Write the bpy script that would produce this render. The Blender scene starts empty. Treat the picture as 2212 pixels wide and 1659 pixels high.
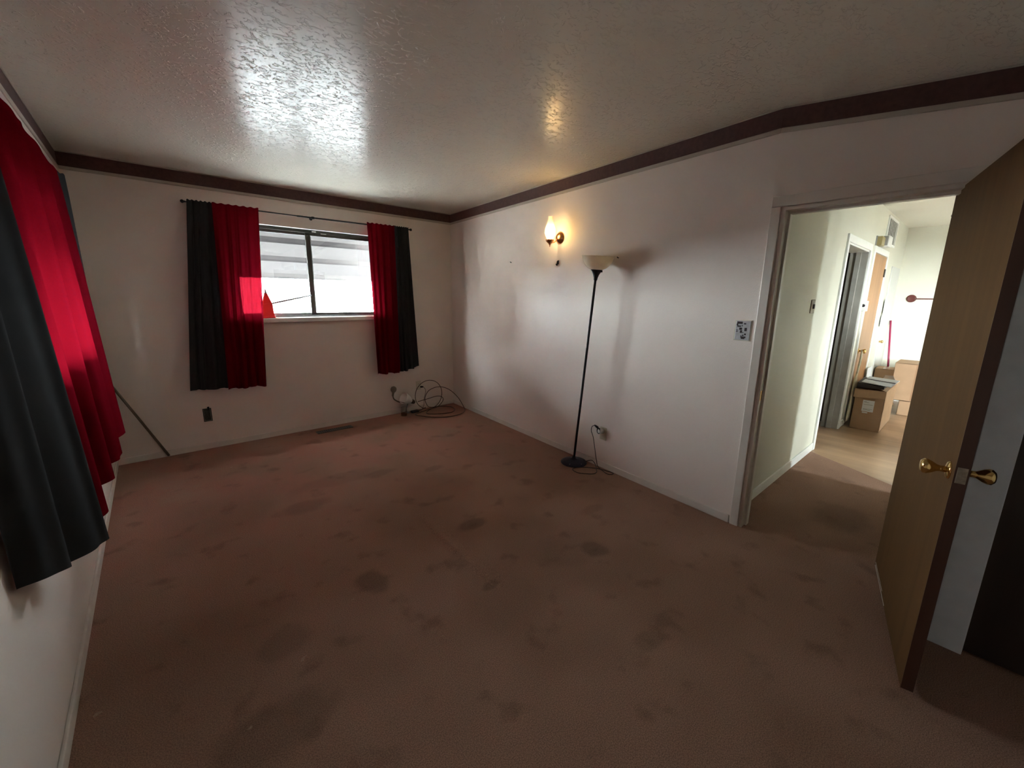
import bpy, bmesh, math, random
from mathutils import Vector, Matrix
random.seed(7)
S = bpy.context.scene
COL = S.collection

# ------------------------------------------------------------------ camera
F_PX = 882.86
YAW, PITCH, ROLL = 0.7186, -0.2094, 0.0113
CAM = Vector((-2.9888, -4.6313, 1.4334))
_f = Vector((math.sin(YAW)*math.cos(PITCH), math.cos(YAW)*math.cos(PITCH), math.sin(PITCH)))
_r = Vector((math.cos(YAW), -math.sin(YAW), 0)); _u = _r.cross(_f)
_r2 = _r*math.cos(ROLL) + _u*math.sin(ROLL); _u2 = _u*math.cos(ROLL) - _r*math.sin(ROLL)
cam_data = bpy.data.cameras.new('camera'); cam = bpy.data.objects.new('camera', cam_data); COL.objects.link(cam)
cam_data.sensor_width = 36.0; cam_data.lens = F_PX/2212*36.0; cam_data.clip_start = 0.02; cam_data.clip_end = 200
M = Matrix((( _r2.x, _u2.x, -_f.x, CAM.x), (_r2.y, _u2.y, -_f.y, CAM.y), (_r2.z, _u2.z, -_f.z, CAM.z), (0, 0, 0, 1)))
cam.matrix_world = M
S.camera = cam

# ------------------------------------------------------------------ sky, exposure
SKY = 21.0
world = bpy.data.worlds.new('overcast_sky'); S.world = world; world.use_nodes = True
bg = world.node_tree.nodes['Background']
bg.inputs['Color'].default_value = (0.87, 0.955, 1.0, 1); bg.inputs['Strength'].default_value = SKY
S.view_settings.view_transform = 'Standard'; S.view_settings.look = 'None'
S.view_settings.gamma = 1.0; S.view_settings.use_curve_mapping = False
S.view_settings.exposure = 3.0
try:
    S.cycles.use_denoising = True
    S.cycles.max_bounces = 7; S.cycles.diffuse_bounces = 4; S.cycles.glossy_bounces = 3; S.cycles.transparent_max_bounces = 8
    S.cycles.use_adaptive_sampling = True; S.cycles.adaptive_threshold = 0.12; S.cycles.adaptive_min_samples = 16
    S.cycles.sample_clamp_indirect = 8.0
except Exception:
    pass

def portal(name, loc, rot, sx, sy):
    d = bpy.data.lights.new(name, 'AREA'); d.shape = 'RECTANGLE'; d.size = sx; d.size_y = sy
    d.cycles.is_portal = True
    o = bpy.data.objects.new(name, d); COL.objects.link(o); o.location = loc; o.rotation_euler = rot
R90 = math.pi/2
portal('sky_portal_back_window', (-1.69, 0.16, 1.645), (-R90, 0, 0), 1.40, 0.90)
portal('sky_portal_side_window', (-3.53, -1.85, 1.485), (0, -R90, 0), 0.73, 1.20)
portal('sky_portal_added_window', (1.44, -7.72, 1.475), (R90, 0, 0), 0.32, 1.15)
portal('sky_portal_added_window_west', (1.01, -6.7, 1.475), (0, -R90, 0), 1.15, 1.2)

# ------------------------------------------------------------------ materials
def nodes(m): return m.node_tree.nodes, m.node_tree.links
def mat(name, col, rough=0.6, spec=0.5, metal=0.0, var=0.0, vscale=6.0, bump=0.0, bscale=120.0, bdist=0.002, trans=0.0, coat=0.0):
    m = bpy.data.materials.new(name); m.use_nodes = True
    N, L = nodes(m); b = N['Principled BSDF']
    b.inputs['Base Color'].default_value = (*col, 1); b.inputs['Roughness'].default_value = rough
    b.inputs['Specular IOR Level'].default_value = spec; b.inputs['Metallic'].default_value = metal
    if coat: b.inputs['Coat Weight'].default_value = coat
    tc = N.new('ShaderNodeTexCoord')
    if var:
        n = N.new('ShaderNodeTexNoise'); n.inputs['Scale'].default_value = vscale; n.inputs['Detail'].default_value = 2
        r = N.new('ShaderNodeMapRange'); r.inputs[3].default_value = 1-var; r.inputs[4].default_value = 1+var
        r.inputs[1].default_value = 0.3; r.inputs[2].default_value = 0.7
        v = N.new('ShaderNodeVectorMath'); v.operation = 'SCALE'; v.inputs[0].default_value = col
        L.new(tc.outputs['Object'], n.inputs['Vector']); L.new(n.outputs['Fac'], r.inputs[0]); L.new(r.outputs[0], v.inputs['Scale'])
        L.new(v.outputs[0], b.inputs['Base Color'])
    if bump:
        n = N.new('ShaderNodeTexNoise'); n.inputs['Scale'].default_value = bscale; n.inputs['Detail'].default_value = 1
        k = N.new('ShaderNodeBump'); k.inputs['Strength'].default_value = bump; k.inputs['Distance'].default_value = bdist
        L.new(tc.outputs['Object'], n.inputs['Vector']); L.new(n.outputs['Fac'], k.inputs['Height']); L.new(k.outputs[0], b.inputs['Normal'])
    if trans:
        t = N.new('ShaderNodeBsdfTranslucent'); t.inputs['Color'].default_value = (*col, 1)
        x = N.new('ShaderNodeMixShader'); x.inputs[0].default_value = trans
        L.new(b.outputs[0], x.inputs[1]); L.new(t.outputs[0], x.inputs[2]); L.new(x.outputs[0], N['Material Output'].inputs[0])
    return m
def cloth(name, col, tcol, trans, sheer=0.0, scol=(1, 1, 1)):
    m = bpy.data.materials.new(name); m.use_nodes = True; N, L = nodes(m); N.remove(N['Principled BSDF'])
    d = N.new('ShaderNodeBsdfDiffuse'); t = N.new('ShaderNodeBsdfTranslucent'); x = N.new('ShaderNodeMixShader')
    d.inputs['Color'].default_value = (*col, 1); t.inputs['Color'].default_value = (*tcol, 1); x.inputs[0].default_value = trans
    tc = N.new('ShaderNodeTexCoord'); w = N.new('ShaderNodeTexNoise'); w.inputs['Scale'].default_value = 420
    k = N.new('ShaderNodeBump'); k.inputs['Strength'].default_value = 0.25; k.inputs['Distance'].default_value = 0.001
    L.new(tc.outputs['Object'], w.inputs['Vector']); L.new(w.outputs['Fac'], k.inputs['Height']); L.new(k.outputs[0], d.inputs['Normal'])
    L.new(d.outputs[0], x.inputs[1]); L.new(t.outputs[0], x.inputs[2]); out = x
    if sheer:      # open weave: a little of what lies behind shows straight through
        q = N.new('ShaderNodeBsdfTransparent'); q.inputs['Color'].default_value = (*scol, 1); out = N.new('ShaderNodeMixShader'); out.inputs[0].default_value = sheer
        L.new(x.outputs[0], out.inputs[1]); L.new(q.outputs[0], out.inputs[2])
    L.new(out.outputs[0], N['Material Output'].inputs[0])
    return m
def glass(name, tint=(1, 1, 1), gloss=0.06, rough=0.0):
    m = bpy.data.materials.new(name); m.use_nodes = True; N, L = nodes(m); N.remove(N['Principled BSDF'])
    t = N.new('ShaderNodeBsdfTransparent'); t.inputs['Color'].default_value = (*tint, 1)
    g = N.new('ShaderNodeBsdfGlossy'); g.inputs['Roughness'].default_value = rough
    x = N.new('ShaderNodeMixShader'); x.inputs[0].default_value = gloss
    L.new(t.outputs[0], x.inputs[1]); L.new(g.outputs[0], x.inputs[2]); L.new(x.outputs[0], N['Material Output'].inputs[0])
    return m
def wood(name, c1, c2, rough=0.45, axis='Z', scale=14.0, spec=0.5):
    m = bpy.data.materials.new(name); m.use_nodes = True; N, L = nodes(m); b = N['Principled BSDF']
    tc = N.new('ShaderNodeTexCoord'); mp = N.new('ShaderNodeMapping'); n = N.new('ShaderNodeTexNoise'); r = N.new('ShaderNodeValToRGB')
    sc = {'Z': (1, 1, 0.06), 'X': (0.06, 1, 1), 'Y': (1, 0.06, 1)}[axis]
    mp.inputs['Scale'].default_value = sc; n.inputs['Scale'].default_value = scale; n.inputs['Detail'].default_value = 6; n.inputs['Distortion'].default_value = 0.6
    r.color_ramp.elements[0].position = 0.3; r.color_ramp.elements[1].position = 0.7
    r.color_ramp.elements[0].color = (*c1, 1); r.color_ramp.elements[1].color = (*c2, 1)
    L.new(tc.outputs['Object'], mp.inputs['Vector']); L.new(mp.outputs[0], n.inputs['Vector']); L.new(n.outputs['Fac'], r.inputs[0])
    L.new(r.outputs[0], b.inputs['Base Color']); b.inputs['Roughness'].default_value = rough; b.inputs['Specular IOR Level'].default_value = spec
    return m
def emit(name, col, s):
    m = bpy.data.materials.new(name); m.use_nodes = True; N, L = nodes(m); N.remove(N['Principled BSDF'])
    e = N.new('ShaderNodeEmission'); e.inputs[0].default_value = (*col, 1); e.inputs[1].default_value = s
    L.new(e.outputs[0], N['Material Output'].inputs[0]); return m

WALL = mat('cream_wall_paint', (0.71, 0.635, 0.575), 0.55, 0.35, var=0.035, vscale=2.2, bump=0.25, bscale=160, bdist=0.002)
HALLP = mat('hall_wall_paint', (0.64, 0.625, 0.53), 0.55, 0.35, var=0.03, vscale=2.0, bump=0.2, bscale=160)
TRIMP = mat('trim_paint', (0.66, 0.61, 0.55), 0.4, 0.5, var=0.04, vscale=9)
WTRIM = mat('hall_trim_paint', (0.78, 0.78, 0.74), 0.4, 0.5, var=0.03, vscale=9)
BORDER = mat('maroon_border', (0.085, 0.040, 0.036), 0.7, 0.3, var=0.12, vscale=45)
EDGE = mat('border_edge_cream', (0.42, 0.37, 0.31), 0.6, 0.3)
BLACKM = mat('black_metal', (0.010, 0.010, 0.014), 0.5, 0.3)
NAVYM = mat('dark_blue_enamel', (0.010, 0.014, 0.030), 0.42, 0.3)
BRONZE = mat('dark_bronze_aluminium', (0.045, 0.042, 0.036), 0.4, 0.5, var=0.15, vscale=20)
BRASS = mat('polished_brass', (0.72, 0.50, 0.20), 0.16, 0.5, metal=1.0)
COPPER = mat('copper_brass', (0.72, 0.36, 0.17), 0.24, 0.5, metal=1.0)
GREYC = cloth('charcoal_cloth', (0.034, 0.034, 0.035), (0.008, 0.008, 0.008), 0.10)
REDC = cloth('red_cloth', (0.165, 0.0035, 0.011), (0.046, 0.0007, 0.0025), 0.40, 0.03, (0.18, 0.005, 0.012))
PANE = glass('window_glass', (0.97, 0.99, 0.985), 0.04)
DOORW = wood('brown_veneer', (0.072, 0.032, 0.008), (0.098, 0.045, 0.012), 0.7, spec=0.2)
DOOREDGE = wood('door_edge_stain', (0.055, 0.020, 0.012), (0.08, 0.032, 0.018), 0.5)
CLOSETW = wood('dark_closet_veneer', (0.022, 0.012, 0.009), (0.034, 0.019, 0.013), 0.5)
STRIPP = mat('cool_white_paint', (0.72, 0.77, 0.82), 0.5, 0.4, var=0.05, vscale=12)
ORANGEW = wood('honey_oak_veneer', (0.32, 0.15, 0.055), (0.42, 0.21, 0.085), 0.45)
CARD = mat('cardboard', (0.40, 0.255, 0.155), 0.85, 0.2, var=0.06, vscale=8)
CARDD = mat('cardboard_inside', (0.30, 0.19, 0.12), 0.9, 0.2, var=0.06, vscale=8)
PAPER = mat('white_paper', (0.72, 0.73, 0.74), 0.7, 0.3)
INK = mat('printed_ink', (0.03, 0.022, 0.024), 0.7, 0.3)
IVORY = mat('ivory_plastic', (0.52, 0.49, 0.38), 0.4, 0.5)
WHITEP = mat('white_plastic', (0.72, 0.71, 0.68), 0.4, 0.5)
GREYP = mat('grey_plastic', (0.25, 0.25, 0.24), 0.45, 0.5)
DARKBOX = mat('tarnished_steel', (0.045, 0.05, 0.042), 0.5, 0.5, metal=0.3, var=0.3, vscale=60)
CABLE = mat('brown_cable', (0.045, 0.022, 0.014), 0.45, 0.5)
CORD = mat('dark_cord', (0.022, 0.014, 0.012), 0.45, 0.5)
SILVER = mat('grey_window_metal', (0.16, 0.17, 0.17), 0.4, 0.5, var=0.1, vscale=30)
REDP = mat('red_plastic', (0.80, 0.055, 0.05), 0.4, 0.5, trans=0.07)
REDW = wood('dark_red_wood', (0.085, 0.016, 0.012), (0.13, 0.026, 0.018), 0.4, 'Y')
MAROON = mat('maroon_handle', (0.30, 0.02, 0.07), 0.3, 0.5)
ALAB = mat('alabaster_glass', (0.92, 0.86, 0.72), 0.3, 0.5, var=0.10, vscale=14, trans=0.45)
DOWEL = wood('worn_dowel', (0.11, 0.08, 0.055), (0.16, 0.12, 0.08), 0.6)
AWN = mat('painted_awning', (0.027, 0.0255, 0.028), 0.5, 0.4, var=0.02, vscale=4)
GROUND = mat('pale_concrete', (0.080, 0.080, 0.079), 0.9, 0.2, var=0.1, vscale=3)
LINEN = mat('cream_linen', (0.55, 0.50, 0.38), 0.85, 0.2, var=0.22, vscale=22)
VENTM = mat('vent_brown_metal', (0.030, 0.022, 0.016), 0.45, 0.5)
GRILLE = mat('grille_grey', (0.40, 0.40, 0.37), 0.5, 0.4)
TANP = mat('tan_plastic', (0.30, 0.24, 0.11), 0.5, 0.4)
PANELG = mat('pale_grey_panel', (0.56, 0.56, 0.53), 0.5, 0.4, var=0.02)
CEILH = mat('hall_ceiling_paint', (0.80, 0.78, 0.70), 0.5, 0.4, bump=0.2, bscale=60)

def ceiling_mat():
    m = bpy.data.materials.new('gloss_textured_ceiling'); m.use_nodes = True; N, L = nodes(m); b = N['Principled BSDF']
    b.inputs['Base Color'].default_value = (0.70, 0.65, 0.56, 1); b.inputs['Roughness'].default_value = 0.235
    b.inputs['Specular IOR Level'].default_value = 0.22
    tc = N.new('ShaderNodeTexCoord'); mp = N.new('ShaderNodeMapping'); mp.inputs['Scale'].default_value = (1.0, 1.5, 1)
    n1 = N.new('ShaderNodeTexNoise'); n1.inputs['Scale'].default_value = 26; n1.inputs['Detail'].default_value = 4; n1.inputs['Distortion'].default_value = 1.2
    r1 = N.new('ShaderNodeMapRange'); r1.interpolation_type = 'SMOOTHSTEP'; r1.inputs[1].default_value = 0.54; r1.inputs[2].default_value = 0.63
    n2 = N.new('ShaderNodeTexNoise'); n2.inputs['Scale'].default_value = 190; n2.inputs['Detail'].default_value = 2
    a = N.new('ShaderNodeMath'); a.operation = 'MULTIPLY_ADD'; a.inputs[1].default_value = 0.09
    k = N.new('ShaderNodeBump'); k.inputs['Strength'].default_value = 0.60; k.inputs['Distance'].default_value = 0.0030
    L.new(tc.outputs['Object'], mp.inputs['Vector']); L.new(mp.outputs[0], n1.inputs['Vector']); L.new(mp.outputs[0], n2.inputs['Vector'])
    L.new(n1.outputs['Fac'], r1.inputs[0]); L.new(n2.outputs['Fac'], a.inputs[0]); L.new(r1.outputs[0], a.inputs[2])
    L.new(a.outputs[0], k.inputs['Height']); L.new(k.outputs[0], b.inputs['Normal'])
    return m
CEIL = ceiling_mat()

def carpet_mat():
    m = bpy.data.materials.new('stained_brown_carpet'); m.use_nodes = True; N, L = nodes(m); b = N['Principled BSDF']
    b.inputs['Roughness'].default_value = 0.95; b.inputs['Specular IOR Level'].default_value = 0.1
    tc = N.new('ShaderNodeTexCoord')
    def noise(sc, det=4):
        n = N.new('ShaderNodeTexNoise'); n.inputs['Scale'].default_value = sc; n.inputs['Detail'].default_value = det
        L.new(tc.outputs['Object'], n.inputs['Vector']); return n
    def rng(src, a, c, lo, hi):
        r = N.new('ShaderNodeMapRange'); r.interpolation_type = 'SMOOTHSTEP'
        r.inputs[1].default_value = a; r.inputs[2].default_value = c; r.inputs[3].default_value = lo; r.inputs[4].default_value = hi
        L.new(src, r.inputs[0]); return r.outputs[0]
    def mix(fac, A, B):
        x = N.new('ShaderNodeMix'); x.data_type = 'RGBA'
        L.new(fac, x.inputs['Factor'])
        for v, i in ((A, 6), (B, 7)):
            if isinstance(v, tuple): x.inputs[i].default_value = (*v, 1)
            else: L.new(v, x.inputs[i])
        return x.outputs[2]
    sep = N.new('ShaderNodeSeparateXYZ'); L.new(tc.outputs['Object'], sep.inputs[0])
    base = mix(rng(noise(1.1, 2).outputs['Fac'], 0.38, 0.62, 0, 1), (0.255, 0.150, 0.105), (0.315, 0.190, 0.138))
    # redder, less worn pile towards the window wall
    yy = rng(sep.outputs[1], -2.6, -0.9, 0, 1)
    pn = rng(noise(2.3, 3).outputs['Fac'], 0.36, 0.60, 0.15, 1)
    mu = N.new('ShaderNodeMath'); mu.operation = 'MULTIPLY'; L.new(yy, mu.inputs[0]); L.new(pn, mu.inputs[1])
    base = mix(mu.outputs[0], base, (0.325, 0.155, 0.112))
    # blotchy wear
    wear = rng(noise(6.0, 4).outputs['Fac'], 0.56, 0.72, 0, 0.5)
    base = mix(wear, base, (0.155, 0.092, 0.062))
    # single stains
    dn = noise(9, 3)
    stains = [(-1.60, -2.673, .11, .065, .75), (-2.313, -2.786, .075, .105, .8), (-1.212, -3.337, .085, .085, .75), (-2.741, -2.915, .10, .10, .45),
              (-2.86, -3.287, .22, .12, .55), (-1.30, -3.25, .25, .16, .3), (-2.05, -1.45, .34, .12, .35), (-1.35, -1.75, .10, .05, .5),
              (-1.75, -1.55, .16, .06, .45), (-2.35, -1.75, .16, .10, .5), (-1.87, -3.2, .05, .03, .6),
              (-.85, -3.05, .12, .05, .4), (-1.55, -3.9, .08, .05, .45), (0.35, -4.2, .25, .16, .5)]
    for (x, y, rx, ry, s) in stains:
        sb = N.new('ShaderNodeVectorMath'); sb.operation = 'SUBTRACT'; sb.inputs[1].default_value = (x, y, 0); L.new(tc.outputs['Object'], sb.inputs[0])
        ml = N.new('ShaderNodeVectorMath'); ml.operation = 'MULTIPLY'; ml.inputs[1].default_value = (1/rx, 1/ry, 0); L.new(sb.outputs[0], ml.inputs[0])
        ln = N.new('ShaderNodeVectorMath'); ln.operation = 'LENGTH'; L.new(ml.outputs[0], ln.inputs[0])
        ad = N.new('ShaderNodeMath'); ad.operation = 'ADD'; L.new(ln.outputs['Value'], ad.inputs[0])
        nn = N.new('ShaderNodeMath'); nn.operation = 'MULTIPLY_ADD'; nn.inputs[1].default_value = 0.9; nn.inputs[2].default_value = -0.45; L.new(dn.outputs['Fac'], nn.inputs[0])
        L.new(nn.outputs[0], ad.inputs[1])
        base = mix(rng(ad.outputs[0], 0.60, 1.20, s*0.62, 0), base, (0.105, 0.068, 0.047))
    # pale fluff
    fl = rng(noise(15, 2).outputs['Fac'], 0.755, 0.80, 0, 0.5)
    base = mix(fl, base, (0.42, 0.33, 0.25))
    pile = noise(260, 1); pv = rng(pile.outputs['Fac'], 0.3, 0.7, 0.72, 1.28)
    sc = N.new('ShaderNodeVectorMath'); sc.operation = 'SCALE'; L.new(base, sc.inputs[0]); L.new(pv, sc.inputs['Scale'])
    L.new(sc.outputs[0], b.inputs['Base Color'])
    k = N.new('ShaderNodeBump'); k.inputs['Strength'].default_value = 0.5; k.inputs['Distance'].default_value = 0.004
    L.new(pile.outputs['Fac'], k.inputs['Height']); L.new(k.outputs[0], b.inputs['Normal'])
    return m
CARPET = carpet_mat()
VINYL = wood('wood_look_vinyl', (0.30, 0.185, 0.105), (0.42, 0.27, 0.165), 0.3, 'Y', 9)

# ------------------------------------------------------------------ mesh helpers
def V(*a): return Vector(a)
def hexa(bm, P):
    v = [bm.verts.new(p) for p in P]
    for f in ((0, 3, 2, 1), (4, 5, 6, 7), (0, 1, 5, 4), (1, 2, 6, 5), (2, 3, 7, 6), (3, 0, 4, 7)):
        bm.faces.new([v[i] for i in f])
def fbox(bm, o, du, dn, u0, u1, n0, n1, z0, z1):
    o = Vector((o[0], o[1], 0)); du = Vector((du[0], du[1], 0)); dn = Vector((dn[0], dn[1], 0)); k = Vector((0, 0, 1))
    hexa(bm, [o+du*u+dn*n+k*z for z in (z0, z1) for u, n in ((u0, n0), (u1, n0), (u1, n1), (u0, n1))])
def box(bm, x0, x1, y0, y1, z0, z1): fbox(bm, (0, 0), (1, 0), (0, 1), x0, x1, y0, y1, z0, z1)
def tube(bm, pts, r, n=8, closed=False):
    pts = [Vector(p) for p in pts]; rs = r if isinstance(r, (list, tuple)) else [r]*len(pts)
    rings = []; prev = None; m = len(pts)
    for i, p in enumerate(pts):
        a = pts[(i-1) % m] if (closed or i > 0) else p; c = pts[(i+1) % m] if (closed or i < m-1) else p
        t = (c-a); t = t.normalized() if t.length > 1e-9 else Vector((0, 0, 1))
        if prev is None:
            h = Vector((0, 0, 1)) if abs(t.z) < 0.9 else Vector((1, 0, 0)); x = h.cross(t).normalized()
        else:
            x = prev - t*prev.dot(t); x = x.normalized() if x.length > 1e-6 else Vector((1, 0, 0))
        prev = x; y = t.cross(x)
        rings.append([bm.verts.new(p + (x*math.cos(2*math.pi*j/n)+y*math.sin(2*math.pi*j/n))*rs[i]) for j in range(n)])
    for i in range(m if closed else m-1):
        A, B = rings[i], rings[(i+1) % m]
        for j in range(n): bm.faces.new((A[j], A[(j+1) % n], B[(j+1) % n], B[j]))
    if not closed:
        bm.faces.new(rings[0][::-1]); bm.faces.new(rings[-1])
def lathe(bm, o, axis, prof, n=24, cap=True):
    """prof: list of (radius, distance along axis)"""
    o = Vector(o); t = Vector(axis).normalized(); h = Vector((0, 0, 1)) if abs(t.z) < 0.9 else Vector((1, 0, 0))
    x = h.cross(t).normalized(); y = t.cross(x); rings = []
    for r, d in prof:
        rings.append([bm.verts.new(o+t*d+(x*math.cos(2*math.pi*j/n)+y*math.sin(2*math.pi*j/n))*max(r, 1e-4)) for j in range(n)])
    for A, B in zip(rings, rings[1:]):
        for j in range(n): bm.faces.new((A[j], A[(j+1) % n], B[(j+1) % n], B[j]))
    if cap:
        bm.faces.new(rings[0][::-1]); bm.faces.new(rings[-1])
def spline(pts, sub=8, closed=False):
    P = [Vector(p) for p in pts]; n = len(P); out = []
    rng_ = range(n if closed else n-1)
    for i in rng_:
        g = lambda j: P[j % n] if closed else P[max(0, min(n-1, j))]
        a, b, c, d = g(i-1), g(i), g(i+1), g(i+2)
        for k in range(sub):
            t = k/sub
            out.append(0.5*((2*b)+(c-a)*t+(2*a-5*b+4*c-d)*t*t+(3*b-a-3*c+d)*t*t*t))
    if not closed: out.append(P[-1])
    return out
def wloc(o):
    l = Vector(o.location)
    while o.parent: o = o.parent; l += Vector(o.location)
    return l
def obj(name, bm, m, parent=None, smooth=False, base=None, bevel=0.0, two=None):
    if isinstance(bm, bpy.types.Mesh): me = bm
    else:
        bmesh.ops.recalc_face_normals(bm, faces=bm.faces[:])
        if parent is not None: off = wloc(parent)
        elif base is not None: off = Vector(base)
        else:
            xs = [v.co for v in bm.verts]
            off = Vector(((min(c.x for c in xs)+max(c.x for c in xs))/2, (min(c.y for c in xs)+max(c.y for c in xs))/2, min(c.z for c in xs)))
        bmesh.ops.translate(bm, vec=-off, verts=bm.verts[:])
        me = bpy.data.meshes.new(name)
        if smooth:
            for f in bm.faces: f.smooth = True
        bm.to_mesh(me); bm.free()
        me.materials.append(m)
    o = bpy.data.objects.new(name, me); COL.objects.link(o)
    if parent is not None: o.parent = parent
    else: o.location = off
    if bevel:
        b = o.modifiers.new('bevel', 'BEVEL'); b.width = bevel; b.segments = 2; b.limit_method = 'ANGLE'
    return o
def tag(o, label, cat, group=None, kind=None):
    o['label'] = label; o['category'] = cat
    if group: o['group'] = group
    if kind: o['kind'] = kind
    return o
def thing(name, base, label, cat, group=None, kind=None):
    o = bpy.data.objects.new(name, None); COL.objects.link(o); o.location = base; o.empty_display_size = 0.05
    return tag(o, label, cat, group, kind)
def NB(): return bmesh.new()
def part(name, parent, m, fn, **k):
    bm = NB(); fn(bm); return obj(name, bm, m, parent, **k)
def single(name, m, fn, label, cat, group=None, kind=None, **k):
    bm = NB(); fn(bm); return tag(obj(name, bm, m, **k), label, cat, group, kind)
def wall_cells(bm, o, du, dn, u0, u1, th, z0, z1, holes):
    us = sorted({u0, u1, *[h[0] for h in holes], *[h[1] for h in holes]}); zs = sorted({z0, z1, *[h[2] for h in holes], *[h[3] for h in holes]})
    for a, b in zip(us, us[1:]):
        col = [(c, d) for c, d in zip(zs, zs[1:]) if not any(h[0] <= (a+b)/2 <= h[1] and h[2] <= (c+d)/2 <= h[3] for h in holes)]
        runs = []
        for c, d in col:
            if runs and abs(runs[-1][1]-c) < 1e-9: runs[-1][1] = d
            else: runs.append([c, d])
        for c, d in runs: fbox(bm, o, du, dn, a, b, 0, th, c, d)

# ------------------------------------------------------------------ room shell
W, H = 3.372, 2.44
A1 = -0.0796
D1 = (math.sin(A1), -math.cos(A1)); OUT1 = (math.cos(A1), math.sin(A1)); IN1 = (-OUT1[0], -OUT1[1])
U1 = 3.752
B2 = (D1[0]*U1, D1[1]*U1)
A2 = math.radians(1)
D2 = (math.sin(A2), -math.cos(A2)); OUT2 = (math.cos(A2), math.sin(A2)); IN2 = (-OUT2[0], -OUT2[1])
def w1(u, n, z): return Vector((D1[0]*u+IN1[0]*n, D1[1]*u+IN1[1]*n, z))
SY = -5.9       # south wall
HY = -3.71      # hall north wall
FX = 5.15       # far wall of the hall
LSY = -7.6      # living room south wall
WIN = (-2.39, -0.945, 1.205, 2.085)       # back window x0 x1 z0 z1
LWIN = (-2.45, -1.25, 1.12, 1.85)        # side window y0 y1 z0 z1

# floor: carpet with the raised seam ripple
def carpet(bm):
    xs = [-3.5, -3.0, -2.5, -2.1] + [-1.95+0.01*i for i in range(25)] + [-1.6, -1.2, -0.8, -0.4, 0.15]
    ys = [0.1, -0.6, -1.2, -1.8, -2.1] + [-2.2-0.05*i for i in range(24)] + [-3.6, -4.2, -5.0, -6.0]
    def z(x, y):
        if not -3.35 < y < -2.25: return 0.0
        t = (-y-2.365)/0.82; xr = -1.815-0.03*t+0.012*math.sin(5*y)
        amp = 0.016*max(0, min(1, (t+.05)*5))*max(0, min(1, (1.05-t)*9))
        d = x-xr
        return amp*math.exp(-(d/(0.013 if d < 0 else 0.040))**2)
    g = [[bm.verts.new((x, y, z(x, y))) for x in xs] for y in ys]
    for i in range(len(ys)-1):
        for j in range(len(xs)-1): bm.faces.new((g[i][j], g[i][j+1], g[i+1][j+1], g[i+1][j]))
    P = [(.15, -3.6), (1.745, -3.6), (1.13, -4.62), (1.13, -4.76), (.15, -4.76)]
    bm.faces.new([bm.verts.new((x, y, 0)) for x, y in P])
    bmesh.ops.translate(bm, vec=(0, 0, 0), verts=bm.verts[:])
single('floor', CARPET, carpet, 'worn stained brown carpet with a raised seam', 'floor', kind='structure', base=(0, 0, 0), smooth=True)
single('floor_hall', VINYL, lambda bm: box(bm, 0.9, FX+.1, LSY-.1, -2.6, -0.06, -0.004), 'tan wood-look vinyl floor beyond the hall carpet', 'floor', kind='structure', base=(0, 0, 0))
single('subfloor', GROUND, lambda bm: box(bm, -3.5, 0.9, -6.0, 0.12, -0.12, -0.05), 'subfloor under the carpet', 'floor', kind='structure')
SAG = 0.111
def ceiling_mesh(bm):
    xs = [-3.6, -3.0, -2.4, -1.9, -1.6, -1.4, -1.2, -1.0, -0.8, -0.6, -0.4, -0.2, 0.02]
    ys = [0.14, -1.0, -2.0, -3.0, -3.5, -3.74] + [-3.74-0.1*i for i in range(1, 12)] + [-5.2, -6.0]
    def z(x, y):
        v = max(0.0, min(1.15, -3.74-y)); g = max(0.0, min(1.0, (x+1.7)/1.4)); return H-SAG*v*g*g*(3-2*g)
    g = [[bm.verts.new((x, y, z(x, y))) for x in xs] for y in ys]
    for i in range(len(ys)-1):
        for j in range(len(xs)-1): bm.faces.new((g[i][j], g[i][j+1], g[i+1][j+1], g[i+1][j]))
    box(bm, -3.6, 0.02, -6.0, 0.14, H+.03, H+.1)
single('ceiling', CEIL, ceiling_mesh, 'glossy textured off-white ceiling', 'ceiling', kind='structure', base=(0, 0, 0))
single('ceiling_hall', CEILH, lambda bm: box(bm, 0.02, FX+.12, LSY-.12, -2.5, H, H+.1), 'pale hall ceiling seen through the doorway', 'ceiling', kind='structure', base=(0, 0, 0))

single('wall_back', WALL, lambda bm: wall_cells(bm, (0, 0), (-1, 0), (0, 1), -0.12, W+.12, 0.12, 0, H, [(-WIN[1], -WIN[0], WIN[2], WIN[3])]),
       'cream painted wall with the curtained sliding window', 'wall', kind='structure', base=(0, 0, 0))
single('wall_left', WALL, lambda bm: wall_cells(bm, (-W, 0), (0, -1), (-1, 0), 0.0, -SY, 0.12, 0, H, [(-LWIN[1], -LWIN[0], LWIN[2], LWIN[3])]),
       'cream painted wall behind the long red and grey curtains', 'wall', kind='structure', base=(0, 0, 0))
single('wall_right', WALL, lambda bm: fbox(bm, (0, 0), D1, OUT1, -0.02, U1, 0, 0.11, 0, H), 'plain cream wall with the lit sconce', 'wall', kind='structure', base=(0, 0, 0))
OP0, OP1, OPZ = 0.060, 0.790, 1.93
single('wall_door', WALL, lambda bm: wall_cells(bm, B2, D2, OUT2, 0, 1.02, 0.12, 0, H, [(OP0, OP1, -1, OPZ)]), 'cream wall around the open doorway', 'wall', kind='structure', base=(0, 0, 0))
single('wall_closet', WALL, lambda bm: (wall_cells(bm, (-.62, -4.66), (0, -1), (1, 0), 0.0, 1.24, 0.10, 0, H, [(0.13, 1.05, -1, 2.03)]), box(bm, -.62, -.02, -4.72, -4.66, 0, H)),
       'closet wall behind the open door', 'wall', kind='structure', base=(0, 0, 0))
single('wall_closet_back', WALL, lambda bm: box(bm, 0.0, 0.1, -5.95, -4.74, 0, H), 'back wall inside the closet', 'wall', kind='structure', base=(0, 0, 0))
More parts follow.
